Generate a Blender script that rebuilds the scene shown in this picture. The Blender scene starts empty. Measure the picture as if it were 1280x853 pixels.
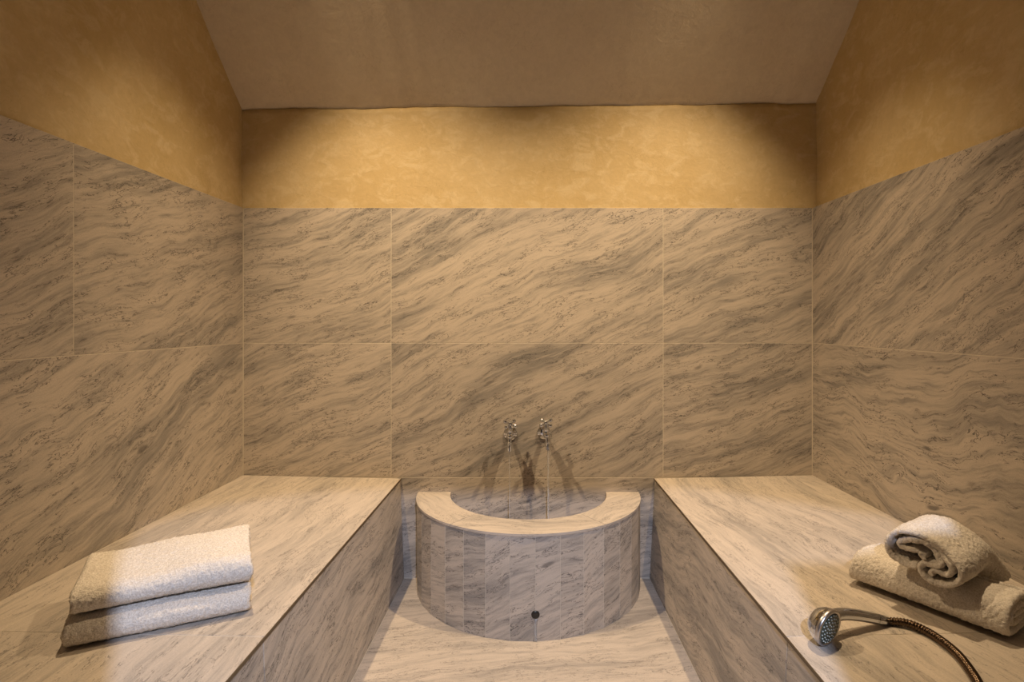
import bpy, bmesh, math, random
import numpy as np
from mathutils import Vector, Matrix, noise

# ---------------------------------------------------------------- units
# 1 u = 3.536 mm.  x to the right, y away from the camera, z up, floor at z = 0.
U = 0.003536
EYE = 321.0            # eye height above the floor
BACK = 690.0           # distance of the tiled back wall
scn = bpy.context.scene
col = scn.collection

# ---------------------------------------------------------------- camera, world, lights, exposure
cam_d = bpy.data.cameras.new('camera')
cam = bpy.data.objects.new('camera', cam_d)
col.objects.link(cam)
cam.location = (0, 0, EYE * U)
cam.rotation_euler = (math.radians(90), 0, 0)
cam_d.sensor_width = 36.0
cam_d.lens = 36.0 * 690.0 / 1280.0
cam_d.shift_x = -(661.0 - 640.0) / 1280.0
cam_d.shift_y = -(426.5 - 402.0) / 1280.0
cam_d.clip_start = 0.02
scn.camera = cam

world = bpy.data.worlds.new('world')
scn.world = world
world.use_nodes = True
world.node_tree.nodes['Background'].inputs[0].default_value = (0.05, 0.045, 0.04, 1)
world.node_tree.nodes['Background'].inputs[1].default_value = 0.3

def downlight(x, y, z, aim, power, color, cone, blend):
    l = bpy.data.lights.new('downlight', 'SPOT')
    l.spot_size = math.radians(cone)
    l.spot_blend = blend
    l.shadow_soft_size = 0.02
    l.energy = power
    l.color = color
    o = bpy.data.objects.new('downlight', l)
    o.location = (x * U, y * U, z * U)
    o.rotation_euler = (Vector(aim) - Vector((x, y, z))).to_track_quat('-Z', 'Y').to_euler()
    col.objects.link(o)
    return o

WARM = (1.0, 0.73, 0.43)
# two ceiling downlights above the benches
downlight(-236, BACK - 214, 778, (-60, 605, 0), 168, WARM, 90, 1.0)
downlight(236, BACK - 214, 778, (40, 605, 0), 160, WARM, 90, 1.0)
# pendant lamp of the vestibule behind the entrance wall
vl = bpy.data.lights.new('vestibule_lamp', 'POINT')
vl.energy = 170
vl.color = (0.64, 0.74, 1.0)
vl.shadow_soft_size = 0.006
vo = bpy.data.objects.new('vestibule_lamp', vl)
vo.location = (65 * U, -142 * U, (EYE + 215) * U)
col.objects.link(vo)

scn.view_settings.view_transform = 'Standard'
scn.view_settings.look = 'None'
scn.view_settings.exposure = 0.04
scn.view_settings.gamma = 1.0
scn.view_settings.use_curve_mapping = False

# ---------------------------------------------------------------- materials
def new_mat(name):
    m = bpy.data.materials.new(name)
    m.use_nodes = True
    nt = m.node_tree
    b = nt.nodes['Principled BSDF']
    return m, nt, b

class NT:
    """small helper to wire shader nodes"""
    def __init__(self, nt):
        self.nt = nt
    def n(self, kind, **kw):
        nd = self.nt.nodes.new(kind)
        for k, v in kw.items():
            if k.startswith('i_'):
                nd.inputs[k[2:].replace('_', ' ')].default_value = v
            else:
                setattr(nd, k, v)
        return nd
    def l(self, a, b):
        self.nt.links.new(a, b)
    def math(self, op, a, b=None, c=None, clamp=False):
        nd = self.nt.nodes.new('ShaderNodeMath')
        nd.operation = op
        nd.use_clamp = clamp
        for i, v in enumerate((a, b, c)):
            if v is None:
                continue
            if isinstance(v, (int, float)):
                nd.inputs[i].default_value = v
            else:
                self.l(v, nd.inputs[i])
        return nd.outputs[0]
    def noise(self, vec, scale, detail=4, rough=0.55, w=None, dist=0.0):
        nd = self.nt.nodes.new('ShaderNodeTexNoise')
        nd.noise_dimensions = '4D' if w is not None else '3D'
        nd.inputs['Scale'].default_value = scale
        nd.inputs['Detail'].default_value = detail
        nd.inputs['Roughness'].default_value = rough
        nd.inputs['Distortion'].default_value = dist
        self.l(vec, nd.inputs['Vector'])
        if w is not None:
            self.l(w, nd.inputs['W'])
        return nd
    def mapv(self, vec, scale=(1, 1, 1), loc=(0, 0, 0), rot=(0, 0, 0)):
        nd = self.nt.nodes.new('ShaderNodeMapping')
        nd.inputs['Scale'].default_value = scale
        nd.inputs['Location'].default_value = loc
        nd.inputs['Rotation'].default_value = rot
        self.l(vec, nd.inputs['Vector'])
        return nd.outputs[0]
    def smooth(self, v, lo, hi):
        nd = self.nt.nodes.new('ShaderNodeMapRange')
        nd.interpolation_type = 'SMOOTHSTEP'
        nd.inputs['From Min'].default_value = lo
        nd.inputs['From Max'].default_value = hi
        self.l(v, nd.inputs['Value'])
        return nd.outputs[0]
    def mix(self, fac, a, b, blend='MIX'):
        nd = self.nt.nodes.new('ShaderNodeMix')
        nd.data_type = 'RGBA'
        nd.blend_type = blend
        for idx, v in ((0, fac), (6, a), (7, b)):
            if isinstance(v, (int, float)):
                nd.inputs[idx].default_value = v
            elif isinstance(v, tuple):
                nd.inputs[idx].default_value = v
            else:
                self.l(v, nd.inputs[idx])
        return nd.outputs[2]

def stone_material(name='veined_stone', crack=1.0, vein=1.0, swirl=1.0, light=(0.525, 0.460, 0.392, 1), mid=(0.215, 0.204, 0.193, 1),
                   dark=(0.10, 0.092, 0.088, 1), rough=0.55):
    m, nt, b = new_mat(name)
    k = NT(nt)
    uv = k.n('ShaderNodeUVMap', uv_map='UVMap').outputs[0]
    rnd = k.n('ShaderNodeObjectInfo').outputs['Random']
    w = k.math('MULTIPLY', rnd, 37.0)
    def warp(src, scale, detail, amp):
        wn = k.noise(src, scale, detail, 0.5, w)
        sub = k.n('ShaderNodeVectorMath', operation='SUBTRACT')
        k.l(wn.outputs['Color'], sub.inputs[0]); sub.inputs[1].default_value = (0.5, 0.5, 0.5)
        mad = k.n('ShaderNodeVectorMath', operation='MULTIPLY_ADD')
        k.l(sub.outputs[0], mad.inputs[0]); mad.inputs[1].default_value = amp; k.l(src, mad.inputs[2])
        return mad.outputs[0]
    # bend the bedding with a slow warp and a smaller one
    p = warp(warp(uv, 1.5, 1, (0.05 * swirl ** 2, 0.20 * swirl, 0)), 7.5, 2, (0.05 * swirl, 0.050 * swirl, 0))
    # broad soft bands
    band = k.noise(k.mapv(p, (0.9, 5.5, 1)), 1.7, 4, 0.6, w).outputs['Fac']
    bandf = k.smooth(band, 0.42, 0.72)
    # fine streaks running with the bedding
    st = k.noise(k.mapv(p, (3.0, 34, 1)), 1.7, 5, 0.72, w).outputs['Fac']
    stf = k.smooth(st, 0.47, 0.66)
    stl = k.smooth(st, 0.50, 0.36)
    # dark wisps inside the bands
    dk = k.noise(k.mapv(p, (5, 30, 1)), 2.0, 5, 0.75, w).outputs['Fac']
    dkf = k.math('MULTIPLY', k.smooth(dk, 0.53, 0.64), k.smooth(band, 0.44, 0.60))
    # crackle: thin broken dark lines
    cr = k.noise(k.mapv(p, (13, 52, 1)), 1.5, 3, 0.62, w).outputs['Fac']
    crd = k.math('ABSOLUTE', k.math('SUBTRACT', cr, 0.52))
    crl = k.math('SUBTRACT', 1.0, k.smooth(crd, 0.004, 0.022))
    msk = k.math('ADD', k.math('MULTIPLY', dk, 0.5), k.math('MULTIPLY', k.noise(k.mapv(p, (4, 11, 1)), 1.6, 2, 0.6, w).outputs['Fac'], 0.5))
    crf = k.math('MULTIPLY', crl, k.smooth(msk, 0.475, 0.545))
    # sparse dark lens-shaped inclusions
    vo_ = k.n('ShaderNodeTexVoronoi', voronoi_dimensions='4D', feature='F1')
    vo_.inputs['Scale'].default_value = 1.0
    k.l(k.mapv(p, (7.5, 19, 1)), vo_.inputs['Vector']); k.l(w, vo_.inputs['W'])
    lens = k.math('SUBTRACT', 1.0, k.smooth(vo_.outputs['Distance'], 0.12, 0.24))
    sparse = k.n('ShaderNodeSeparateColor'); k.l(vo_.outputs['Color'], sparse.inputs[0])
    lensf = k.math('MULTIPLY', lens, k.smooth(sparse.outputs[0], 0.84, 0.90))
    # grain
    gr = k.noise(uv, 330, 2, 0.7).outputs['Fac']
    c = k.mix(k.math('MULTIPLY', bandf, 0.80 * vein), light, mid)
    c = k.mix(k.math('MULTIPLY', stf, 0.60 * vein), c, mid)
    c = k.mix(k.math('MULTIPLY', stl, 0.5), c, tuple(min(1, v * 1.12) for v in light[:3]) + (1,))
    c = k.mix(k.math('MULTIPLY', dkf, 0.55 * vein), c, dark)
    c = k.mix(k.math('MULTIPLY', lensf, 0.62 * vein * vein), c, dark)
    c = k.mix(k.math('MULTIPLY', crf, 0.85 * crack), c, dark)
    hs = k.n('ShaderNodeHueSaturation')
    k.l(c, hs.inputs['Color'])
    val = k.math('MULTIPLY_ADD', gr, 0.5, 0.75)
    val = k.math('MULTIPLY', val, k.math('MULTIPLY_ADD', rnd, 0.08, 0.96))
    k.l(val, hs.inputs['Value'])
    k.l(hs.outputs[0], b.inputs['Base Color'])
    k.l(k.math('MULTIPLY_ADD', st, 0.25, rough - 0.12), b.inputs['Roughness'])
    b.inputs['Specular IOR Level'].default_value = 0.35
    bp = k.n('ShaderNodeBump')
    bp.inputs['Strength'].default_value = 0.35
    bp.inputs['Distance'].default_value = 0.0015
    hgt = k.math('SUBTRACT', k.math('MULTIPLY', gr, 0.4), k.math('MULTIPLY', crf, 0.8))
    k.l(hgt, bp.inputs['Height'])
    k.l(bp.outputs[0], b.inputs['Normal'])
    return m

def plaster_material(name, c1, c2, c3, bump=0.25):
    m, nt, b = new_mat(name)
    k = NT(nt)
    g = k.n('ShaderNodeNewGeometry').outputs['Position']
    a = k.noise(g, 2.4, 4, 0.6).outputs['Fac']
    m1 = k.noise(k.mapv(g, (1, 1, 1.5)), 13, 6, 0.66, dist=0.6).outputs['Fac']
    m2 = k.noise(g, 45, 4, 0.6, dist=0.8).outputs['Fac']
    c = k.mix(k.smooth(a, 0.35, 0.68), c1, c2)
    c = k.mix(k.math('MULTIPLY', k.smooth(m1, 0.46, 0.66), 0.65), c, c3)
    # hairline crazing of the burnished lime
    cr = k.noise(g, 20, 4, 0.6, dist=0.4).outputs['Fac']
    crl = k.math('SUBTRACT', 1.0, k.smooth(k.math('ABSOLUTE', k.math('SUBTRACT', cr, 0.5)), 0.002, 0.011))
    crm = k.math('MULTIPLY', crl, k.smooth(k.noise(g, 6, 2, 0.5).outputs['Fac'], 0.5, 0.62))
    dk = k.mix(1.0, c, (0.72, 0.68, 0.6, 1), 'MULTIPLY')
    c = k.mix(k.math('MULTIPLY', crm, 0.42), c, dk)
    hs = k.n('ShaderNodeHueSaturation')
    k.l(c, hs.inputs['Color'])
    k.l(k.math('MULTIPLY_ADD', m2, 0.22, 0.89), hs.inputs['Value'])
    k.l(hs.outputs[0], b.inputs['Base Color'])
    b.inputs['Roughness'].default_value = 0.62
    b.inputs['Specular IOR Level'].default_value = 0.3
    bp = k.n('ShaderNodeBump')
    bp.inputs['Strength'].default_value = bump
    bp.inputs['Distance'].default_value = 0.012
    k.l(k.math('ADD', k.math('MULTIPLY', m1, 0.6), k.math('MULTIPLY', m2, 0.3)), bp.inputs['Height'])
    k.l(bp.outputs[0], b.inputs['Normal'])
    return m

def plain(name, colr, rough=0.7, metal=0.0, nscale=60, amp=0.2, bump=0.0):
    m, nt, b = new_mat(name)
    k = NT(nt)
    oc = k.n('ShaderNodeTexCoord').outputs['Object']
    nz = k.noise(oc, nscale, 3, 0.6).outputs['Fac']
    hs = k.n('ShaderNodeHueSaturation')
    hs.inputs['Color'].default_value = colr
    k.l(k.math('MULTIPLY_ADD', nz, amp, 1 - amp / 2), hs.inputs['Value'])
    k.l(hs.outputs[0], b.inputs['Base Color'])
    b.inputs['Roughness'].default_value = rough
    b.inputs['Metallic'].default_value = metal
    if bump:
        bp = k.n('ShaderNodeBump')
        bp.inputs['Strength'].default_value = bump
        bp.inputs['Distance'].default_value = 0.001
        k.l(nz, bp.inputs['Height'])
        k.l(bp.outputs[0], b.inputs['Normal'])
    return m

def towel_material():
    m, nt, b = new_mat('terry_cotton')
    k = NT(nt)
    oc = k.n('ShaderNodeTexCoord').outputs['Object']
    n1 = k.noise(oc, 300, 2, 0.7).outputs['Fac']
    n2 = k.noise(oc, 14, 3, 0.5).outputs['Fac']
    c = k.mix(k.smooth(n1, 0.3, 0.7), (0.56, 0.505, 0.44, 1), (0.82, 0.77, 0.705, 1))
    c = k.mix(k.math('MULTIPLY', n2, 0.25), c, (0.66, 0.60, 0.52, 1))
    k.l(c, b.inputs['Base Color'])
    b.inputs['Roughness'].default_value = 0.95
    b.inputs['Specular IOR Level'].default_value = 0.1
    b.inputs['Sheen Weight'].default_value = 0.06
    b.inputs['Sheen Roughness'].default_value = 0.5
    bp = k.n('ShaderNodeBump')
    bp.inputs['Strength'].default_value = 0.8
    bp.inputs['Distance'].default_value = 0.0025
    k.l(n1, bp.inputs['Height'])
    k.l(bp.outputs[0], b.inputs['Normal'])
    return m

M = {}
M['stone'] = stone_material()
M['swirl'] = stone_material('swirled_stone', 1.15, 1.1, 1.9)
M['calm'] = stone_material('calm_veined_stone', 0.65, 0.62)
M['plaster'] = plaster_material('ochre_lime_plaster', (0.56, 0.42, 0.21, 1), (0.62, 0.48, 0.265, 1), (0.68, 0.55, 0.335, 1))
M['ceiling'] = plaster_material('grey_brown_lime_plaster', (0.68, 0.585, 0.45, 1), (0.72, 0.635, 0.50, 1), (0.66, 0.57, 0.44, 1), 0.3)
M['shade_plaster'] = plaster_material('shade_brown_plaster', (0.075, 0.055, 0.038, 1), (0.09, 0.066, 0.045, 1), (0.07, 0.052, 0.036, 1))  # gloom of an unlit room put into the colour, for dark chrome reflections
M['grout'] = plain('pale_grout', (0.60, 0.54, 0.45, 1), 0.85, 0, 300, 0.2)
M['chrome'] = plain('chrome', (0.64, 0.665, 0.71, 1), 0.06, 1.0, 90, 0.06)
M['bronze'] = plain('dark_hose_metal', (0.13, 0.09, 0.06, 1), 0.26, 1.0, 200, 0.2)
M['grey_metal'] = plain('brushed_grey_rim', (0.55, 0.53, 0.53, 1), 0.32, 1.0, 200, 0.1)
M['trim'] = plain('brown_edge_trim', (0.10, 0.068, 0.036, 1), 0.5, 0.0, 200, 0.2)
M['face'] = plain('dark_spray_face', (0.045, 0.06, 0.05, 1), 0.35, 0.0, 200, 0.2)
M['nozzle'] = plain('pale_nozzle_rubber', (0.55, 0.60, 0.55, 1), 0.3, 0.0, 200, 0.2)
M['black'] = plain('hole_black', (0.012, 0.012, 0.012, 1), 0.3, 0.0, 200, 0.2)  # painted darkness inside the drain hole
M['towel'] = towel_material()

def water_material():
    m, nt, b = new_mat('running_water')
    k = NT(nt)
    oc = k.n('ShaderNodeTexCoord').outputs['Object']
    nz = k.noise(k.mapv(oc, (1, 1, 0.2)), 160, 2, 0.5).outputs['Fac']
    b.inputs['Base Color'].default_value = (0.93, 0.94, 0.96, 1)
    b.inputs['Roughness'].default_value = 0.06
    b.inputs['IOR'].default_value = 1.33
    b.inputs['Transmission Weight'].default_value = 0.8
    bp = k.n('ShaderNodeBump')
    bp.inputs['Strength'].default_value = 0.15
    bp.inputs['Distance'].default_value = 0.001
    k.l(nz, bp.inputs['Height'])
    k.l(bp.outputs[0], b.inputs['Normal'])
    return m
M['water'] = water_material()

# ---------------------------------------------------------------- object helpers
def tag(o, label=None, cat=None, group=None, kind=None):
    if label: o['label'] = label
    if cat: o['category'] = cat
    if group: o['group'] = group
    if kind: o['kind'] = kind
    return o

def empty(name, x=0, y=0, z=0):
    o = bpy.data.objects.new(name, None)
    o.location = (x * U, y * U, z * U)
    o.empty_display_size = 0.05
    col.objects.link(o)
    return o

def link(name, me, mat, parent=None):
    o = bpy.data.objects.new(name, me)
    if mat is not None and not me.materials:
        me.materials.append(mat)
    col.objects.link(o)
    if parent is not None:
        o.parent = parent
        # geometry is authored in world units: cancel the parent's own placement
        o.matrix_parent_inverse = Matrix.Translation(-Vector(parent.location))
    return o

def mesh_from(name, verts, faces, smooth=False, uvs=None):
    me = bpy.data.meshes.new(name)
    me.from_pydata([tuple(v) for v in verts], [], faces)
    if uvs is not None:
        lay = me.uv_layers.new(name='UVMap')
        for lp in me.loops:
            lay.data[lp.index].uv = uvs[lp.vertex_index]
    me.update()
    if smooth:
        for p in me.polygons:
            p.use_smooth = True
    return me

def W(x, y, z):
    return Vector((x * U, y * U, z * U))

_seed = random.Random(11)

def slab(name, parent, O, eu, ev, poly, thick, vein=0.0, mat=None, chamfer=0.25, undercut=None):
    """one stone tile: polygon (in u) in the plane O + a*eu + b*ev, its face at the plane,
    body going back by thick, edges eased by a small chamfer"""
    O = Vector(O); eu = Vector(eu).normalized(); ev = Vector(ev).normalized()
    n = eu.cross(ev).normalized()
    area = sum(poly[i][0] * poly[(i + 1) % len(poly)][1] - poly[(i + 1) % len(poly)][0] * poly[i][1] for i in range(len(poly)))
    if area < 0:
        poly = poly[::-1]
    k = len(poly)
    cx = sum(p[0] for p in poly) / k; cy = sum(p[1] for p in poly) / k
    def inset(d):
        out = []
        for i in range(k):
            a = Vector(poly[i - 1]); b = Vector(poly[i]); c = Vector(poly[(i + 1) % k])
            e1 = (b - a).normalized(); e2 = (c - b).normalized()
            n1 = Vector((-e1.y, e1.x)); n2 = Vector((-e2.y, e2.x))
            s = n1 + n2
            out.append(b + s * (d / max(0.2, 1 + n1.dot(n2))))
        return out
    face = inset(chamfer)
    rings = [(face, 0.0), (poly, -chamfer), (poly, -thick)]
    verts, uvs = [], []
    ca, sa = math.cos(-vein), math.sin(-vein)
    ox, oy = _seed.uniform(0, 50), _seed.uniform(0, 50)
    for ring, off in rings:
        for p in ring:
            v = (O + eu * p[0] + ev * p[1] + n * off) * U
            verts.append(v)
            a, b = (p[0] - off) * U, (p[1] - off) * U
            uvs.append((ca * a - sa * b + ox, sa * a + ca * b + oy))
    faces = [tuple(range(k))]
    for r in range(2):
        for i in range(k):
            j = (i + 1) % k
            faces.append((r * k + i, (r + 1) * k + i, (r + 1) * k + j, r * k + j))
    faces.append(tuple(range(3 * k - 1, 2 * k - 1, -1)))
    me = mesh_from(name, verts, faces, uvs=uvs)
    return link(name, me, mat or M['stone'], parent)

def rect(a0, b0, a1, b1):
    return [(a0, b0), (a1, b0), (a1, b1), (a0, b1)]

def prism(name, pts, z0, z1, mat, parent=None):
    """vertical prism over an (x, y) outline, in u"""
    k = len(pts)
    vs = [W(x, y, z0) for x, y in pts] + [W(x, y, z1) for x, y in pts]
    fs = [tuple(range(k - 1, -1, -1)), tuple(range(k, 2 * k))]
    for i in range(k):
        j = (i + 1) % k
        fs.append((i, j, k + j, k + i))
    me = mesh_from(name, vs, fs)
    bm = bmesh.new(); bm.from_mesh(me); bmesh.ops.recalc_face_normals(bm, faces=bm.faces); bm.to_mesh(me); bm.free()
    return link(name, me, mat, parent)

def grid(name, fn, nu, nv, mat, parent=None, thick=6.0, smooth=True):
    """surface fn(s, t) in u, with a real thickness"""
    vs, fs = [], []
    for i in range(nu + 1):
        for j in range(nv + 1):
            vs.append(W(*fn(i / nu, j / nv)))
    for i in range(nu):
        for j in range(nv):
            a = i * (nv + 1) + j
            fs.append((a, a + nv + 1, a + nv + 2, a + 1))
    me = mesh_from(name, vs, fs, smooth)
    o = link(name, me, mat, parent)
    md = o.modifiers.new('thickness', 'SOLIDIFY')
    md.thickness = thick * U
    md.offset = -1
    return o

def frame_of(d):
    d = d.normalized()
    a = Vector((0, 0, 1)) if abs(d.z) < 0.9 else Vector((0, 1, 0))
    e1 = d.cross(a).normalized()
    return e1, e1.cross(d).normalized()

def tube_mesh(name, pts, radii, seg=16, cap=True):
    """swept tube through points (u) with radii (u), transported frame"""
    pts = [Vector(p) for p in pts]
    n = len(pts)
    vs, fs = [], []
    e1 = None
    for i in range(n):
        d = (pts[min(i + 1, n - 1)] - pts[max(i - 1, 0)]).normalized()
        if e1 is None:
            e1, e2 = frame_of(d)
        else:
            e1 = (e1 - d * e1.dot(d)).normalized()
            e2 = e1.cross(d).normalized() * -1
            e2 = d.cross(e1).normalized()
        for k in range(seg):
            a = 2 * math.pi * k / seg
            vs.append((pts[i] + (e1 * math.cos(a) + d.cross(e1) * math.sin(a)) * radii[i]) * U)
    for i in range(n - 1):
        for k in range(seg):
            q = (k + 1) % seg
            fs.append((i * seg + k, i * seg + q, (i + 1) * seg + q, (i + 1) * seg + k))
    if cap:
        fs.append(tuple(range(seg - 1, -1, -1)))
        fs.append(tuple(range((n - 1) * seg, n * seg)))
    return mesh_from(name, vs, fs, True)

def lathe_mesh(name, O, axis, prof, seg=32):
    """profile of (distance along axis, radius) turned about axis"""
    O = Vector(O); axis = Vector(axis).normalized()
    return tube_mesh(name, [O + axis * (a + 1e-4 * i) for i, (a, r) in enumerate(prof)], [max(r, 0.02) for a, r in prof], seg) \
        if False else _lathe(name, O, axis, prof, seg)

def _lathe(name, O, axis, prof, seg):
    e1, e2 = frame_of(axis)
    vs, fs = [], []
    for a, r in prof:
        for k in range(seg):
            t = 2 * math.pi * k / seg
            vs.append((O + axis * a + (e1 * math.cos(t) + e2 * math.sin(t)) * max(r, 0.02)) * U)
    for i in range(len(prof) - 1):
        for k in range(seg):
            q = (k + 1) % seg
            fs.append((i * seg + k, i * seg + q, (i + 1) * seg + q, (i + 1) * seg + k))
    fs.append(tuple(range(seg - 1, -1, -1)))
    m = len(prof) - 1
    fs.append(tuple(range(m * seg, (m + 1) * seg)))
    me = mesh_from(name, vs, fs, True)
    bm = bmesh.new(); bm.from_mesh(me); bmesh.ops.recalc_face_normals(bm, faces=bm.faces); bm.to_mesh(me); bm.free()
    return me

def catmull(pts, per=8):
    pts = [Vector(p) for p in pts]
    out = []
    for i in range(len(pts) - 1):
        p0 = pts[max(i - 1, 0)]; p1 = pts[i]; p2 = pts[i + 1]; p3 = pts[min(i + 2, len(pts) - 1)]
        for s in range(per):
            t = s / per
            out.append(0.5 * ((2 * p1) + (p2 - p0) * t + (2 * p0 - 5 * p1 + 4 * p2 - p3) * t * t + (3 * p1 - p0 - 3 * p2 + p3) * t ** 3))
    out.append(pts[-1])
    return out

# ---------------------------------------------------------------- room dimensions (u)
NEAR = -30.0                      # inner face of the entrance wall, behind the camera
XL0, KL = -357.0, 0.0195          # left wall tile face at the back corner, splay
XR0, KR = 354.5, 0.0205
def XL(y): return XL0 - KL * (BACK - y)
def XR(y): return XR0 + KR * (BACK - y)
BLT, BLB, KBL = -159.0, -154.5, 0.0140     # left bench front: top x, bottom x, splay
BRT, BRB, KBR = 156.0, 150.0, 0.0105
H_ROW3, H_ROW2, H_TOP = 126.0, 294.0, 463.0
BENCH_F, BENCH_B = 125.0, 129.0            # bench top at its front edge / at the wall
J = 0.26                                   # half a joint
GR = 0.12                                  # grout lies this far behind the tile face
V25 = math.radians(24)

# ---------------------------------------------------------------- floor
floor = prism('floor', [(-560, -420), (560, -420), (560, BACK + 30), (-560, BACK + 30)], -20, -0.4, M['grout'])
tag(floor, 'pale jointed stone floor of the small steam room', kind='structure')
def bl(y, h): return (BLB + (BLT - BLB) * h / BENCH_F) - KBL * (BACK - y)
def br(y, h): return (BRB + (BRT - BRB) * h / BENCH_F) + KBR * (BACK - y)
fy = [BACK - 0.7, BACK - 340, NEAR + 1]
for a, b in zip(fy[:-1], fy[1:]):
    slab('floor_tile', floor, (0, 0, 0), (1, 0, 0), (0, 1, 0),
         [(bl(b, 0) - .6, b + J), (br(b, 0) + .6, b + J), (br(a, 0) + .6, a - J), (bl(a, 0) - .6, a - J)], 0.35, math.radians(9), M['calm'])
slab('floor_tile', floor, (0, 0, 0), (1, 0, 0), (0, 1, 0), rect(-400, -340, 420, NEAR - 26), 0.35, math.radians(9))

# ---------------------------------------------------------------- back wall
def lump(x, y, z, f, amp):
    return amp * (noise.noise(Vector((x, y, z)) * f) )

def ceil_line(x):
    """slightly wandering top edge of the plaster band"""
    t = (x + 357) / 712.0
    return 586.0 + 8.0 * t + 1.6 * noise.noise(Vector((x * 0.012, 3.1, 0))) + 0.9 * noise.noise(Vector((x * 0.06, 9.7, 0)))

wall_back = grid('wall_back', lambda s, t: (
        -380 + 770 * s,
        BACK + 1.6 - lump(-380 + 770 * s, 0, t * 130, 0.02, 0.7),
        455 + (ceil_line(-380 + 770 * s) - 455) * t), 150, 24, M['plaster'], thick=8)
tag(wall_back, 'back wall with ochre plaster band above grey veined stone tiles', kind='structure')
bed = prism('grout_bed', [(-372, BACK + GR), (374, BACK + GR), (374, BACK + 20), (-372, BACK + 20)], -10, H_TOP - 0.8, M['grout'], wall_back)
cols = [XL0 + 0.5, -172, 168, XR0 - 0.5]
for r0, r1 in ((H_ROW2, H_TOP), (H_ROW3, H_ROW2)):
    for i in range(3):
        a0 = cols[i] + (J if i else 0.1); a1 = cols[i + 1] - (J if i < 2 else 0.1)
        slab('tile', wall_back, (0, BACK, 0), (1, 0, 0), (0, 0, 1), rect(a0, r0 + J, a1, r1 - (J if r1 < H_TOP else 0)), 3.0,
             V25 + _seed.uniform(-.06, .06))
slab('tile', wall_back, (0, BACK, 0), (1, 0, 0), (0, 0, 1), rect(BLT - 6, 0.6, BRT + 6, H_ROW3 - J), 3.0, math.radians(16))

# ---------------------------------------------------------------- side walls
def side_wall(name, label, sgn, X, X0, K, joints, veins, setback):
    eu = Vector((sgn * K, -1, 0)).normalized() if sgn > 0 else Vector((-K, -1, 0)).normalized()
    # frame whose normal looks into the room
    O = Vector((X0, BACK, 0))
    if sgn > 0:        # right wall: a runs towards the back so that a x z looks left
        e = -eu
    # plaster field above the tiles
    def fn(s, t):
        y = BACK + 20 + (-380 - BACK) * s
        z = 455 + (1010 - 455) * t
        x = X(y) + sgn * (setback - lump(0, y, z, 0.014, 1.6) - lump(5, y, z, 0.05, 0.5))
        # the plaster swells gently into the sloping ceiling
        return (x, y, z)
    w = grid(name, fn, 120, 60, M['plaster'], thick=8 * (1 if sgn > 0 else -1))
    tag(w, label, kind='structure')
    pts = [(X(BACK + 10) + sgn * GR, BACK + 10), (X(-380) + sgn * GR, -380), (X(-380) + sgn * 22, -380), (X(BACK + 10) + sgn * 22, BACK + 10)]
    prism('grout_bed', pts, -10, H_TOP - 0.8, M['grout'], w)
    rows = ((H_ROW2, H_TOP, joints[0], veins[0]), (H_ROW3 - 4, H_ROW2, joints[1], veins[1]))
    for r0, r1, js, vn in rows:
        js = [0.6] + js
        for a, b in zip(js[:-1], js[1:]):
            lo, hi = a + J, b - J
            top = r1 - (J if r1 < H_TOP else 0)
            if sgn > 0:
                slab('tile', w, O, eu, (0, 0, 1), rect(lo, r0 + J, hi, top), 3.0, vn + _seed.uniform(-.05, .05), M['swirl'] if r1 < H_TOP else None)
            else:
                slab('tile', w, O, -eu, (0, 0, 1), rect(-hi, r0 + J, -lo, top), 3.0, vn + _seed.uniform(-.05, .05))
    return w
side_wall('wall_left', 'left wall with ochre plaster above grey veined stone tiles', -1, XL, XL0, KL,
          ([251, 591, 931], [340, 680, 1020]), (math.radians(22), math.radians(24)), 3.0)
side_wall('wall_right', 'right wall with ochre plaster above grey veined stone tiles', 1, XR, XR0, KR,
          ([340, 680, 1020], [340, 680, 1020]), (math.radians(27), math.radians(4)), 6.5)

# ---------------------------------------------------------------- sloping ceiling
RIDGE = 300.0
def ceil_profile(d):
    """height above the plaster band's top edge at distance d from the back wall"""
    if d < 0: return 1.5 + d * 0.6
    if d < RIDGE: return 0.93 * d + 3.0 * math.exp(-d / 7.0)
    if d < 515: return 0.93 * RIDGE - 0.93 * (d - RIDGE)
    return 0.93 * RIDGE - 0.93 * (515 - RIDGE)
dl = [-4, -2, 0, 2, 4, 7, 10, 14, 20, 28] + list(np.linspace(40, RIDGE, 24)) + list(np.linspace(RIDGE + 20, 515, 10)) + [620, 760, 900, 1100]
def ceil_fn(s, t):
    x = -400 + 810 * s
    i = int(round(t * (len(dl) - 1)))
    d = dl[i]
    h = ceil_line(x) + ceil_profile(d)
    # rough trowelled lip at the bottom edge
    rough_ = 1.8 * math.exp(-((d - 6) / 8.0) ** 2) * noise.noise(Vector((x * 0.11, d * 0.1, 1.7)))
    h += rough_ + lump(x, d, 0, 0.012, 1.8)
    return (x, BACK + 1.0 - d, h)
ceil_o = grid('ceiling', ceil_fn, 200, len(dl) - 1, M['ceiling'], thick=6)
tag(ceil_o, 'steeply sloping grey brown plaster ceiling', kind='structure')

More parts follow.
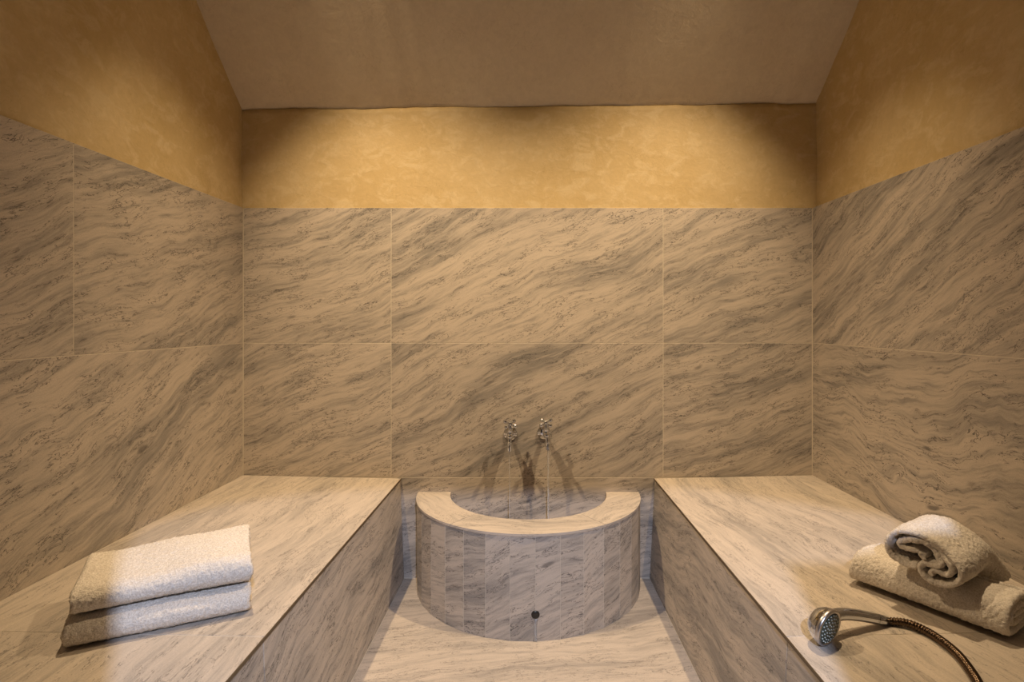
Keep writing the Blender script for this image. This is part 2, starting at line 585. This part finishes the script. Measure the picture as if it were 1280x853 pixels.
# ---------------------------------------------------------------- unseen entrance wall and added pier, shaped to cut the cool light; vestibule behind
out = [(-420, 0), (-9.2, 0)]
out += [(41.5 - 50.7 * math.cos(math.pi / 2 * i / 14), 461 + 19.5 * math.sin(math.pi / 2 * i / 14)) for i in range(15)]
out += [(82.7, 480.5), (113, 471.5), (113, 0), (430, 0), (430, 720), (-420, 720)]
k_ = len(out)
vs = [W(x, NEAR, z) for x, z in out] + [W(x, NEAR - 5, z) for x, z in out]
fs = [tuple(range(k_)), tuple(range(2 * k_ - 1, k_ - 1, -1))] + [(i, k_ + i, k_ + (i + 1) % k_, (i + 1) % k_) for i in range(k_)]
me = mesh_from('wall_front', vs, fs)
bm = bmesh.new(); bm.from_mesh(me); bmesh.ops.recalc_face_normals(bm, faces=bm.faces); bm.to_mesh(me); bm.free()
tag(link('wall_front', me, M['shade_plaster']), 'unseen entrance wall with an arched opening shaped to cut the cool light', kind='structure')
tag(prism('wall_light_block', [(92.2, NEAR - 5), (113, NEAR - 5), (113, NEAR), (92.2, NEAR)], 0, 457.8, M['shade_plaster']), 'added low pier that blocks part of the cool light', kind='structure')  # unseen, added to shadow the near right bench from the cool lamp
wv = prism('wall_vestibule', [(-420, -400), (430, -400), (430, -376), (-420, -376)], 0, 720, M['shade_plaster'])
tag(wv, 'plaster wall closing the vestibule', kind='structure')

# ---------------------------------------------------------------- benches
def bench(name, label, sgn):
    if sgn < 0:
        ft, fb, wx = lambda y: bl(y, BENCH_F), lambda y: bl(y, 0), XL
    else:
        ft, fb, wx = lambda y: br(y, BENCH_F), lambda y: br(y, 0), XR
    yb, yn = BACK - 0.9, NEAR + 1
    root = empty(name, (ft(400) + wx(400)) / 2, 400, 0)
    tag(root, label, 'bench')
    s = -sgn                                  # direction from the wall into the room
    # masonry core (grout coloured where the joints show it)
    def core_pts(y): return [(fb(y) - s * 2.2, 0.2), (ft(y) - s * 2.2, BENCH_F - 2.6), (ft(y) - s * 2.2, BENCH_F - 2.2), (wx(y) + s * 0.3, BENCH_B - 0.25), (wx(y) + s * 0.3, 0.2)]
    vs = [W(x, yb, z) for x, z in core_pts(yb)] + [W(x, yn, z) for x, z in core_pts(yn)]
    # lift the core right up under the joints
    vs[2] = W(ft(yb) - s * 2.2, yb, BENCH_F - 0.2); vs[7] = W(ft(yn) - s * 2.2, yn, BENCH_F - 0.2)
    fs = [(0, 1, 2, 3, 4), (9, 8, 7, 6, 5)] + [(i, 5 + i, 5 + (i + 1) % 5, (i + 1) % 5) for i in range(5)]
    me = mesh_from('core', vs, fs)
    bm = bmesh.new(); bm.from_mesh(me); bmesh.ops.recalc_face_normals(bm, faces=bm.faces); bm.to_mesh(me); bm.free()
    link('core', me, M['grout'], root)
    # top slabs: they fall 1 in 50 towards the room; the front one has an undercut edge
    slope = (BENCH_B - BENCH_F) / abs(wx(BACK) - ft(BACK))
    def hz(x, y): return BENCH_F + slope * abs(x - ft(y))
    def top_slab(y0, y1, f0, f1, front):
        # f = 0 at the front edge, 1 at the wall
        c = []
        for y, f in ((y1, f0), (y1, f1), (y0, f1), (y0, f0)):
            xa, xb = ft(y), wx(y)
            x = xa + (xb - xa) * f
            c.append((x, y))
        q = []
        for i, (x, y) in enumerate(c):
            ix = s * (-J) if i in (0, 3) and not front else (-s * 0.55 if i in (0, 3) else s * J)
            iy = J if i < 2 else -J
            q.append((x + ix, y + iy))
        ch = 0.22
        vs, uvs = [], []
        ox, oy = _seed.uniform(0, 50), _seed.uniform(0, 50)
        cx = sum(p[0] for p in q) / 4; cy = sum(p[1] for p in q) / 4
        ang = math.radians(90 + 7 * sgn)
        ca, sa = math.cos(-ang), math.sin(-ang)
        for lvl, (dz, shr) in enumerate(((0, ch), (-ch, 0), (-2.4, 0))):
            for i, (x, y) in enumerate(q):
                xx = x - math.copysign(shr, x - cx); yy = y - math.copysign(shr, y - cy)
                vs.append(W(xx, yy, hz(x, y) + dz))
                a, b = xx * U, (yy + dz) * U
                uvs.append((ca * a - sa * b + ox, sa * a + ca * b + oy))
        fs = [(0, 1, 2, 3), (11, 10, 9, 8)]
        for r in range(2):
            for i in range(4):
                j = (i + 1) % 4
                fs.append((r * 4 + i, r * 4 + 4 + i, r * 4 + 4 + j, r * 4 + j))
        me = mesh_from('top_slab', vs, fs, uvs=uvs)
        bm = bmesh.new(); bm.from_mesh(me); bmesh.ops.recalc_face_normals(bm, faces=bm.faces); bm.to_mesh(me); bm.free()
        link('top_slab', me, M['calm'], root)
    split = 0.823 if sgn < 0 else 0.86
    ys = [yb, BACK - 347, yn]
    for a, b in zip(ys[:-1], ys[1:]):
        top_slab(a, b, 0, split, True)
        top_slab(a, b, split, 1, False)
    # brown trim strip that finishes the front edge of the top
    for a, b in zip(ys[:-1], ys[1:]):
        vs = []
        for y in (a - 0.05, b + 0.05):
            for dx, z in ((-0.6, BENCH_F - 0.05), (-0.1, BENCH_F - 0.05), (0.0, BENCH_F - 0.2), (0.0, BENCH_F - 2.1), (-1.4, BENCH_F - 2.1), (-1.4, BENCH_F - 1.8), (-0.6, BENCH_F - 1.8)):
                vs.append(W(ft(y) + s * dx, y, z))
        fs = [tuple(range(7)), tuple(range(13, 6, -1))] + [(i, 7 + i, 7 + (i + 1) % 7, (i + 1) % 7) for i in range(7)]
        me = mesh_from('edge_trim', vs, fs)
        bm = bmesh.new(); bm.from_mesh(me); bmesh.ops.recalc_face_normals(bm, faces=bm.faces); bm.to_mesh(me); bm.free()
        link('edge_trim', me, M['trim'], root)['label'] = 'thin dark brown edge strip'
    # front panels
    for a, b in zip(ys[:-1], ys[1:]):
        p0 = Vector((fb(a) - s * 1.0, a, 0.05)); p1 = Vector((fb(b) - s * 1.0, b, 0.05))
        up = Vector((ft(a) - s * 1.2, a, BENCH_F - 2.15)) - p0
        e = (p1 - p0)
        L = e.length; Hh = up.length
        if sgn > 0:
            slab('front_panel', root, p0, e, up, rect(J, 0, L - J, Hh), 1.1, math.radians(8))
        else:
            slab('front_panel', root, p1, -e, up, rect(J, 0, L - J, Hh), 1.1, math.radians(8))
    return hz
hz_left = bench('stone_bench', 'stone tiled bench along the left wall under two folded towels', -1)
hz_right = bench('stone_bench', 'stone tiled bench along the right wall under rolled towel and shower head', 1)

# ---------------------------------------------------------------- half-round basin
BX, BH, RO, RI = -0.5, 108.0, 137.0, 97.0
YW = BACK - 0.2
basin = empty('wash_basin', BX, BACK - 60, 0)
tag(basin, 'half-round stone wash basin built against the back wall', 'basin')
def arc(r, n=48, a0=-math.pi / 2, a1=math.pi / 2):
    return [(BX + r * math.sin(a0 + (a1 - a0) * i / n), YW - r * math.cos(a0 + (a1 - a0) * i / n)) for i in range(n + 1)]
def ring_prism(name, r0, r1, z0, z1, mat, a0=-math.pi / 2, a1=math.pi / 2, n=48, uv=False, vein=0.0):
    o_ = arc(r1, n, a0, a1); i_ = arc(r0, n, a0, a1)
    vs, fs, uvs = [], [], []
    ca, sa = math.cos(-vein), math.sin(-vein)
    ox, oy = _seed.uniform(0, 50), _seed.uniform(0, 50)
    for z in (z0, z1):
        for p, q in zip(o_, i_):
            for x, y in (p, q):
                vs.append(W(x, y, z))
                a, b = x * U, (y + z) * U
                uvs.append((ca * a - sa * b + ox, sa * a + ca * b + oy))
    m = 2 * (n + 1)
    for i in range(n):
        a, b, c, d = 2 * i, 2 * i + 1, 2 * i + 3, 2 * i + 2
        fs += [(m + a, m + b, m + c, m + d), (d, c, b, a), (a, m + a, m + d, d), (c, m + c, m + b, b)]
    fs += [(0, 1, m + 1, m), (2 * n, m + 2 * n, m + 2 * n + 1, 2 * n + 1)]
    me = mesh_from(name, vs, fs, uvs=uvs)
    bm = bmesh.new(); bm.from_mesh(me); bmesh.ops.recalc_face_normals(bm, faces=bm.faces); bm.to_mesh(me); bm.free()
    return link(name, me, mat, basin)
STEP, OFF = 0.188, 0.052
angs = [-math.pi / 2] + [OFF + STEP * k for k in range(-8, 9) if abs(OFF + STEP * k) < math.pi / 2 - 0.03] + [math.pi / 2]
prism('body', [(BX + (RO - 0.22) * math.sin(t), YW - (RO - 0.22) * math.cos(t)) for t in angs] + arc(RI + 2.4)[::-1], 0, BH - 2.6, M['grout'], basin)
ring_prism('inner_lining', RI, RI + 2.5, 0, BH - 2.5, M['stone'])
bf = prism('basin_floor', arc(RI + 0.5, 32), 20, 24, M['stone'], basin)
lay = bf.data.uv_layers.new(name='UVMap')
for lp in bf.data.loops:
    v = bf.data.vertices[lp.vertex_index].co
    lay.data[lp.index].uv = (v.x, v.y)
# staves
for a, b in zip(angs[:-1], angs[1:]):
    p = Vector((BX + RO * math.sin(a), YW - RO * math.cos(a), 0.2))
    q = Vector((BX + RO * math.sin(b), YW - RO * math.cos(b), 0.2))
    L = (q - p).length
    o = slab('stave', basin, p, q - p, (0, 0, 1), rect(0.22, 0, L - 0.22, BH - 2.5), 2.0 if L > 12 else 1.2,
             math.radians(18) + _seed.uniform(-.12, .12), chamfer=0.15)
# rim slabs
for a, b, vn in ((-math.pi / 2, -0.64, -0.9), (-0.64, 0.63, 0.05), (0.63, math.pi / 2, 0.9)):
    g = 0.0022
    ring_prism('rim_slab', RI - 0.4, RO + 0.5, BH - 2.5, BH, M['calm'], a + g, b - g, 24, vein=vn)
# drain hole in the front stave joint, its dark opening painted as a black dome
hz_ = 27.0
ay = YW - RO * math.cos(OFF)
ax = BX + RO * math.sin(OFF)
link('drain_outlet', lathe_mesh('drain_outlet', (ax, ay + 1.5, hz_), (0.052, -1, 0), [(0, 4.2), (1.7, 4.2), (2.1, 3.9), (2.5, 2.9), (2.7, 1.5), (2.75, 0.0)], 28), M['black'], basin)['label'] = 'small black round drain outlet'

# trickle of water down the stave under the outlet and the wet patch at its foot
def ribbon(name, pts, widths, depth, nrm, mat):
    vs, fs = [], []
    n = Vector(nrm).normalized()
    k = 7
    for (p, w_) in zip(pts, widths):
        p = Vector(p)
        for i in range(k):
            a = math.pi * i / (k - 1)
            vs.append((p + Vector((math.cos(a) * w_, 0, 0)) + n * (math.sin(a) * depth)) * U)
    for i in range(len(pts) - 1):
        for j in range(k):
            q = (j + 1) % k
            fs.append((i * k + j, i * k + q, (i + 1) * k + q, (i + 1) * k + j))
    fs.append(tuple(range(k))); fs.append(tuple(range((len(pts) - 1) * k, len(pts) * k)))
    me = mesh_from(name, vs, fs, True)
    bm = bmesh.new(); bm.from_mesh(me); bmesh.ops.recalc_face_normals(bm, faces=bm.faces); bm.to_mesh(me); bm.free()
    return link(name, me, mat)
tp = [(ax + 0.3 * math.sin(i * 0.9), ay + 0.05 - 0.05 * 0, 24.2 - 24.0 * i / 12) for i in range(13)]
tr = ribbon('water_trickle', tp, [2.1 - 0.5 * math.sin(i / 12 * 3.1) for i in range(13)], 0.42, (0.052, -1, 0), M['water'])
tag(tr, 'thin trickle of water running from the black outlet down the basin front', 'water')

# ---------------------------------------------------------------- taps
def ball(bm, c, r, seg=14):
    m = bmesh.ops.create_uvsphere(bm, u_segments=seg, v_segments=seg // 2 + 2, radius=r * U)
    bmesh.ops.translate(bm, verts=m['verts'], vec=Vector(c) * U)

def tap(x, z, yaw, spin, roll, label):
    root = empty('tap', x, BACK, z)
    tag(root, label, 'tap', 'pair of chrome basin taps')
    R = Matrix.Rotation(yaw, 3, 'Z') @ Matrix.Rotation(roll, 3, 'Y')
    O = Vector((x, BACK, z))
    def T(v): return O + R @ Vector(v)
    outd = R @ Vector((0, -1, 0))
    link('wall_flange', lathe_mesh('wall_flange', O + Vector((0, -0.05, 0)), outd,
         [(0, 8.6), (0.9, 8.6), (1.5, 8.1), (2.0, 6.9), (2.2, 6.6), (2.9, 6.3), (3.6, 4.6), (4.0, 3.4)], 40), M['chrome'], root)
    link('body', lathe_mesh('body', T((0, -3.2, 0)), outd,
         [(0, 2.6), (5, 2.5), (5.4, 3.4), (6.6, 3.4), (7, 2.7), (10, 3.1), (13, 4.0), (15.5, 4.1), (18, 3.2), (19.2, 1.6), (19.6, 0)], 28), M['chrome'], root)
    # bonnet and stem lean out of the wall
    tilt = math.radians(27)
    sd = R @ Vector((0, -math.sin(tilt), math.cos(tilt)))
    b0 = T((0, -15.2, 1.2))
    link('valve_bonnet', lathe_mesh('valve_bonnet', b0, sd,
         [(0, 4.0), (2.2, 3.9), (2.6, 4.3), (3.8, 4.3), (4.2, 3.5), (7, 2.9), (10, 2.1), (10.6, 2.7), (11.4, 2.7), (11.8, 1.7), (16.5, 1.5)], 28), M['chrome'], root)
    hc = b0 + sd * 17.0
    e1, e2 = frame_of(sd)
    hub = link('cross_handle', lathe_mesh('cross_handle', hc - sd * 1.8, sd, [(0, 2.0), (0.6, 2.9), (2.6, 2.9), (3.3, 2.4), (3.9, 1.9), (4.4, 0.9), (4.5, 0)], 24), M['chrome'], root)
    for k in range(4):
        a = spin + math.pi / 2 * k
        d = (e1 * math.cos(a) + e2 * math.sin(a))
        link('handle_arm', lathe_mesh('handle_arm', hc - sd * 0.3, d,
             [(1.5, 1.5), (4.2, 1.2), (5.2, 1.3), (5.7, 1.9), (6.6, 2.5), (7.8, 2.65), (9.1, 2.2), (10.0, 1.2), (10.3, 0)], 16), M['chrome'], hub)
        
    pts = catmull([T((0, -17.2, -1.0)), T((0, -18.6, -5)), T((0, -19.4, -9)), T((0, -19.6, -13)), T((0, -19.6, -17.5))], 8)
    rr = []
    for i in range(len(pts)):
        t = i / (len(pts) - 1)
        r = 3.0 - 0.9 * min(1, t / 0.35)
        if 0.40 < t < 0.56: r = 3.5 * math.sqrt(max(0.2, 1 - ((t - 0.48) / 0.09) ** 2))
        if t >= 0.56: r = 2.5 + 0.9 * (t - 0.56)
        rr.append(r)
    link('spout', tube_mesh('spout', pts, rr, 24), M['chrome'], root)
    return T((0, -19.6, -17.5))
sp1 = tap(-23.0, 181.0, 0.0, math.radians(38), 0.03, 'chrome cross-handle tap on the left, set slightly lower')
sp2 = tap(18.8, 182.5, 0.16, math.radians(48), -0.10, 'chrome cross-handle tap on the right, with the broader water stream')

def stream(p, r0, r1, label):
    pts = [Vector((p.x + 0.06 * math.sin(i * 0.8), p.y, p.z + 0.6 - (p.z - 24.4) * i / 30)) for i in range(31)]
    pts[-1].z = 24.2
    rad = [r0 + (r1 - r0) * i / 30 + 0.05 * math.sin(i * 1.7) for i in range(31)]
    o = link('water_stream', tube_mesh('water_stream', pts, rad, 12), M['water'])
    tag(o, label, 'water', 'water running from the taps')
stream(sp1, 0.6, 0.35, 'very thin water stream falling from the left tap')
stream(sp2, 1.3, 0.95, 'broader pale water stream falling from the right tap')

# ---------------------------------------------------------------- towels
def resample(path, step):
    path = [np.array(p, float) for p in path]
    out = [path[0]]
    d = [0]
    for a, b in zip(path[:-1], path[1:]):
        d.append(d[-1] + np.linalg.norm(b - a))
    n = max(2, int(round(d[-1] / step)))
    P = np.array(path); D = np.array(d)
    s = np.linspace(0, d[-1], n + 1)
    return np.stack([np.interp(s, D, P[:, 0]), np.interp(s, D, P[:, 1])], 1)

def sheet(path, half, step=0.75, end_round=True):
    """left / right offset curves of a folded sheet's centre line"""
    P = resample(path, step)
    for _ in range(3):
        P[1:-1] = 0.25 * P[:-2] + 0.5 * P[1:-1] + 0.25 * P[2:]
    T = np.gradient(P, axis=0)
    T /= np.linalg.norm(T, axis=1)[:, None] + 1e-9
    N = np.stack([-T[:, 1], T[:, 0]], 1)
    s = np.concatenate([[0], np.cumsum(np.linalg.norm(np.diff(P, axis=0), axis=1))])
    e = np.minimum(s, s[-1] - s)
    hw = np.where(e < half, np.sqrt(np.clip(1 - (1 - e / half) ** 2, 0.02, 1)), 1.0) * half
    return P, N, hw

def towel(name, label, paths, half, length, O, axis, across, group, deform=None, step=0.75, dstep=0.8, amp=0.34, seat=None):
    """a folded or rolled sheet: centre line(s) drawn in the (across, up) plane, run along axis"""
    O = Vector(O); axis = Vector(axis).normalized(); across = Vector(across).normalized()
    up = Vector((0, 0, 1))
    V, F = [], []
    base = 0
    r = half
    ends = [0, 0.06 * r, 0.25 * r, 0.6 * r, r]
    inner = np.linspace(r, length - r, int((length - 2 * r) / dstep))
    L = np.concatenate([ends[:-1], inner, [length - e for e in ends[:-1]][::-1]])
    A = np.array(axis); C = np.array(across); Z = np.array(up); O_ = np.array(O)
    for path in paths:
        P, N, hw = sheet(path, half, step)
        n = len(P)
        for l in L:
            e = min(l, length - l)
            k = math.sqrt(max(0.03, 1 - (1 - e / r) ** 2)) if e < r else 1.0
            a = P + N * (hw * k)[:, None]
            b = P - N * (hw * k)[:, None]
            ring = np.concatenate([a, b[::-1]])
            q = np.stack([ring[:, 0], np.full(len(ring), l), ring[:, 1]], 1)   # across, along, up
            V.append(q)
        m = 2 * n
        nl = len(L)
        idx = np.arange(m); nxt = (idx + 1) % m
        for i in range(nl - 1):
            a0 = base + i * m; b0 = a0 + m
            F.append(np.stack([a0 + idx, a0 + nxt, b0 + nxt, b0 + idx], 1))
        for ring0, flip in ((base, False), (base + (nl - 1) * m, True)):
            i = np.arange(n - 1)
            f = np.stack([ring0 + i, ring0 + i + 1, ring0 + m - 2 - i, ring0 + m - 1 - i], 1)
            F.append(f if flip else f[:, ::-1])
        base += nl * m
    V = np.concatenate(V); F = np.concatenate(F)
    if deform is not None:
        V = deform(V)
    Wd = O_[None] + V[:, :1] * C[None] + V[:, 1:2] * A[None] + V[:, 2:3] * Z[None]
    if seat is not None:                     # lie on the slightly sloping bench
        for_x = np.array([seat(x, y) for x, y in ((O.x, O.y), (O.x + 50, O.y), (O.x, O.y + 50))])
        Wd[:, 2] += (Wd[:, 0] - O.x) * (for_x[1] - for_x[0]) / 50 + (Wd[:, 1] - O.y) * (for_x[2] - for_x[0]) / 50
    Wl = (Wd - O_[None]) * U
    me = bpy.data.meshes.new(name)
    me.vertices.add(len(Wl)); me.vertices.foreach_set('co', Wl.ravel())
    me.loops.add(F.size); me.loops.foreach_set('vertex_index', F.ravel().astype(np.int32))
    me.polygons.add(len(F))
    me.polygons.foreach_set('loop_start', np.arange(0, F.size, 4, dtype=np.int32))
    me.polygons.foreach_set('use_smooth', np.ones(len(F), dtype=bool))
    me.update(calc_edges=True)
    me.validate()
    bm = bmesh.new(); bm.from_mesh(me); bmesh.ops.recalc_face_normals(bm, faces=bm.faces); bm.to_mesh(me); bm.free()
    me.materials.append(M['towel'])
    o = bpy.data.objects.new(name, me)
    o.location = O * U
    col.objects.link(o)
    for i, (sc, st) in enumerate(((0.0080, amp * 1.1), (0.0040, amp * 1.7))):
        tx = bpy.data.textures.new('loops', 'CLOUDS')
        tx.noise_scale = sc
        tx.noise_depth = 1
        md = o.modifiers.new('loops', 'DISPLACE')
        md.texture = tx
        md.texture_coords = 'LOCAL'
        md.strength = st * U * 2
        md.mid_level = 0.55
    tag(o, label, 'towel', group)
    return o

def arc2(cx, cy, r, a0, a1, n=10, rx=None):
    return [(cx + (rx or r) * math.cos(math.radians(a0 + (a1 - a0) * i / n)), cy + r * math.sin(math.radians(a0 + (a1 - a0) * i / n))) for i in range(n + 1)]

def folded_path(Wd, H, t):
    """sheet folded in half twice: outer U and inner U, rounded fold at a = 0"""
    ho = H / 2 - t / 2; c = H / 2
    hi = ho - t * 1.04
    p = [(Wd - 1, c + ho)]
    p += [(ho + 3, c + ho)]
    p += arc2(ho + 0.6, c, ho, 95, 265, 18)
    p += [(ho + 3, c - ho), (Wd - t, c - ho)]
    p += arc2(Wd - t * 0.9, c - ho + t * .52, t * .52, -80, 80, 6)
    p += [(Wd - t, c - hi), (ho + 3, c - hi)]
    p += arc2(ho + 0.9, c, hi, 262, 98, 12)
    p += [(ho + 3, c + hi), (Wd - 2.5, c + hi)]
    return p

def wavy(seed, amp, sag=0.0, length=99.0, skew=0.0, endlift=None, topround=0.0, Wd=66.0):
    def f(V):
        out = V.copy()
        c, a, h = V[:, 0], V[:, 1], V[:, 2]
        hn = np.clip(h / 16.0, 0, 1.3)
        out[:, 2] += hn * amp * (np.sin(a * 0.055 + seed) + 0.6 * np.sin(a * 0.11 + c * 0.05 + seed * 2.1) + 0.5 * np.sin(c * 0.09 + seed * 1.3))
        out[:, 0] += amp * 0.8 * np.sin(a * 0.06 + seed * 1.7) + skew * (a / length)
        out[:, 1] += amp * 0.9 * np.sin(c * 0.07 + seed) * (2 * a / length - 1) + 0.5 * np.sin(h * 0.5 + seed)
        if sag:
            out[:, 2] -= hn * sag * (1 - np.clip(a / length, 0, 1)) ** 2
        if topround:
            out[:, 2] -= hn * topround * (2 * np.clip(c / Wd, 0, 1) - 1) ** 2
        return out
    return f

axL = Vector((0.877, 0.480, 0)); acL = Vector((-0.480, 0.877, 0))
zb = 126.9
oL = (-272.0, 321.5, hz_left(-272.0, 321.5) + 0.55)
towel('folded_towel', 'folded cream towel lying flat on the left bench, lower of the two', [folded_path(66, 16.5, 3.9)], 1.95, 98,
      oL, axL, acL, 'folded towels on the left bench', wavy(0.6, 0.55, 0.8, topround=0.6), seat=hz_left)
towel('folded_towel', 'folded cream towel stacked on top of another on the left bench', [folded_path(64, 19.5, 4.5)], 2.25, 97,
      (-271.0, 325.5, hz_left(-271, 325.5) + 18.4), axL, acL, 'folded towels on the left bench', wavy(2.9, 0.9, 2.6, topround=1.0, skew=1.5), seat=hz_left)

# lower right: thick flat roll
def spiral_path(Wd, H, t, turns=2.4):
    p = []
    n = int(turns * 40)
    for i in range(n + 1):
        th = i / 40 * 2 * math.pi
        sh = t * 1.06 * (turns - i / 40)          # how far this turn lies inside the outer one
        rx = Wd / 2 - t / 2 - (turns * t * 1.06 - sh) ; ry = H / 2 - t / 2 - (turns * t * 1.06 - sh)
        rx = max(rx, 2.4); ry = max(ry, 0.8)
        ca, sa = math.cos(0.5 - th), math.sin(0.5 - th)
        e = 0.62
        p.append((Wd / 2 + rx * math.copysign(abs(ca) ** e, ca), H / 2 + ry * math.copysign(abs(sa) ** e, sa)))
    return p
axR = Vector((0.545, -0.838, 0)); acR = Vector((0.838, 0.545, 0))
def low_right(V):
    out = V.copy()
    c, a, h = V[:, 0], V[:, 1], V[:, 2]
    hn = np.clip(h / 28.0, 0, 1.2)
    out[:, 2] += hn * 0.9 * (np.sin(a * 0.06 + 1.0) + 0.5 * np.sin(c * 0.1))
    out[:, 0] += 0.9 * np.sin(a * 0.05 + 0.4) + 7.5 * hn * np.clip(1 - c / 46.0, 0, 1)
    # far end leans back a little
    out[:, 1] += 5.0 * hn * np.clip(1 - a / 40.0, 0, 1)
    return out
towel('rolled_towel', 'thick cream towel lying lengthwise on the right bench, under the smaller roll', [spiral_path(49, 28, 4.6, 2.6)], 2.2, 95,
      (229.0, 405.0, hz_right(229, 405) + 0.6), axR, acR, 'towels on the right bench', low_right, amp=0.40, seat=hz_right)

# upper right: loose roll whose open end shows crumpled folds
def ep(pts): return [((x - 525) * 0.110, (345 - y) * 0.086 + 2.0) for x, y in pts]
outer = ep([(505, 338), (450, 352), (395, 340), (352, 300), (338, 245), (345, 190), (385, 125), (450, 90), (530, 90), (600, 128), (655, 175), (705, 225),
            (728, 285), (715, 350), (660, 402), (590, 412), (540, 380), (520, 330), (545, 292), (600, 288), (632, 262), (612, 215), (585, 178),
            (555, 142), (500, 136), (440, 165), (398, 205), (440, 228), (500, 222), (555, 250)])
innerp = ep([(590, 368), (580, 340), (602, 318), (652, 328), (680, 295), (672, 240), (640, 205), (610, 160), (570, 118)])
outer = [(p.x, p.y) for p in catmull([(a, b, 0) for a, b in outer], 6)]
innerp = [(p.x, p.y) for p in catmull([(a, b, 0) for a, b in innerp], 6)]
axT = Vector((0.838, 0.545, 0)); acT = Vector((0.545, -0.838, 0))
ROLL_L = 88.0
def top_right(V):
    out = V.copy()
    c, a, h = V[:, 0], V[:, 1], V[:, 2]
    t = np.clip(a / ROLL_L, 0, 1)
    # rests on the lower towel, then droops behind it towards the bench
    k = np.clip((t - 0.46) / 0.54, 0, 1)
    squeeze = 1 - 0.34 * k ** 1.5
    k0 = np.clip(1 - a / 15.0, 0, 1)
    out[:, 2] = h * squeeze - 23.0 * k ** 1.5 - 2.0 * k0 ** 1.5
    out[:, 0] = c * (1 - 0.10 * k) + 1.0 * np.sin(a * 0.07)
    ang = np.arctan2(h - 14, c)
    out[:, 1] = a + 1.2 * np.sin(ang * 2 + 0.7) * (1 - t) + 0.5 * np.sin(ang * 5)
    r = 1 + 0.02 * np.sin(a * 0.16 + ang * 2)
    out[:, 0] *= r
    return out
towel('rolled_towel', 'smaller cream towel roll with crumpled open end, resting across the thicker towel', [outer, innerp], 1.85, ROLL_L,
      (256.0, 361.0, 158.6), axT, acT * -1 if False else acT, 'towels on the right bench', top_right, amp=0.36)

# ---------------------------------------------------------------- hand shower
hx, hy = 180.0, 333.0
hb = hz_right(hx, hy)
shower = empty('shower_head', hx, hy, hb)
tag(shower, 'chrome hand shower head with dark hose lying on the right bench', 'shower head')
nf = Vector((0.50, -0.85, -0.15)).normalized()
C0 = Vector((hx, hy, hb + 11.2))
link('head_shell', lathe_mesh('head_shell', C0, -nf, [(0.3, 10.9), (1.5, 10.95), (4, 10.2), (6.5, 8.7), (8.5, 6.6), (9.8, 4.0), (10.3, 1.5), (10.35, 0)], 40), M['chrome'], shower)
link('face_rim', lathe_mesh('face_rim', C0 - nf * 0.5, nf, [(-0.4, 10.9), (0.2, 11.3), (1.8, 11.3), (2.4, 10.8), (2.4, 9.6), (1.2, 9.5), (0.5, 9.4)], 40), M['grey_metal'], shower)
link('spray_face', lathe_mesh('spray_face', C0 - nf * 0.2, nf, [(0, 9.6), (1.5, 9.6), (2.2, 8.6), (2.7, 5), (2.8, 0)], 36), M['face'], shower)
e1, e2 = frame_of(nf)
bm = bmesh.new()
for ring_r, cnt in ((0, 1), (2.3, 6), (4.4, 11), (6.5, 16), (8.3, 20)):
    for i in range(cnt):
        a = 2 * math.pi * i / cnt + ring_r
        zf = 2.5 if ring_r < 6 else (2.3 if ring_r < 8 else 1.95)
        c = C0 + nf * (zf + 0.25) + (e1 * math.cos(a) + e2 * math.sin(a)) * ring_r
        m_ = bmesh.ops.create_icosphere(bm, subdivisions=1, radius=0.48 * U)
        bmesh.ops.translate(bm, verts=m_['verts'], vec=c * U)
me = bpy.data.meshes.new('nozzles'); bm.to_mesh(me); bm.free()
nz_o = link('nozzles', me, M['nozzle'], shower)
nz_o['kind'] = 'stuff'
hp = catmull([C0 - nf * 5.0 + Vector((0, 0, 0.6)), (185, 341.5, hb + 12.6), (197, 346.5, hb + 11.8), (210, 350, hb + 9.0), (222, 352.5, hb + 5.6)], 8)
n_ = len(hp)
link('handle', tube_mesh('handle', hp, [4.7 - 0.6 * min(1, i / (n_ * 0.3)) - 0.75 * i / n_ for i in range(n_)], 24), M['chrome'], shower)
hd = (hp[-1] - hp[-3]).normalized()
link('coupling', lathe_mesh('coupling', hp[-1] - hd * 0.6, hd, [(0, 3.1), (0.4, 3.35), (6, 3.1), (6.4, 2.9), (10, 2.6), (10.4, 2.2)], 24), M['chrome'], shower)
hs_ = hp[-1] + hd * 9.0
ctrl = [hs_]
for x, y in ((240.0, 349.0), (246.5, 338.0), (247.0, 320.0), (242.0, 302.0), (234.0, 284.0), (222.0, 264.0), (206, 238), (192, 205), (186, 165), (186, 120), (188, 84), (189, 30), (189, -27)):
    ctrl.append((x, y, hz_right(x, y) + 2.75))
ctrl[1] = (ctrl[1][0], ctrl[1][1], ctrl[1][2] + 0.6)
cp = catmull(ctrl, 40)
# even spacing so that the ribs are regular
d = [0.0]
for a, b in zip(cp[:-1], cp[1:]): d.append(d[-1] + (Vector(b) - Vector(a)).length)
ss = np.arange(0, d[-1], 0.28)
xs = [np.interp(ss, d, [p[i] for p in cp]) for i in range(3)]
hpts = list(zip(*xs))
link('hose', tube_mesh('hose', hpts, [2.35 + 0.27 * math.sin(2 * math.pi * s_ / 1.7) for s_ in ss], 14), M['bronze'], shower)
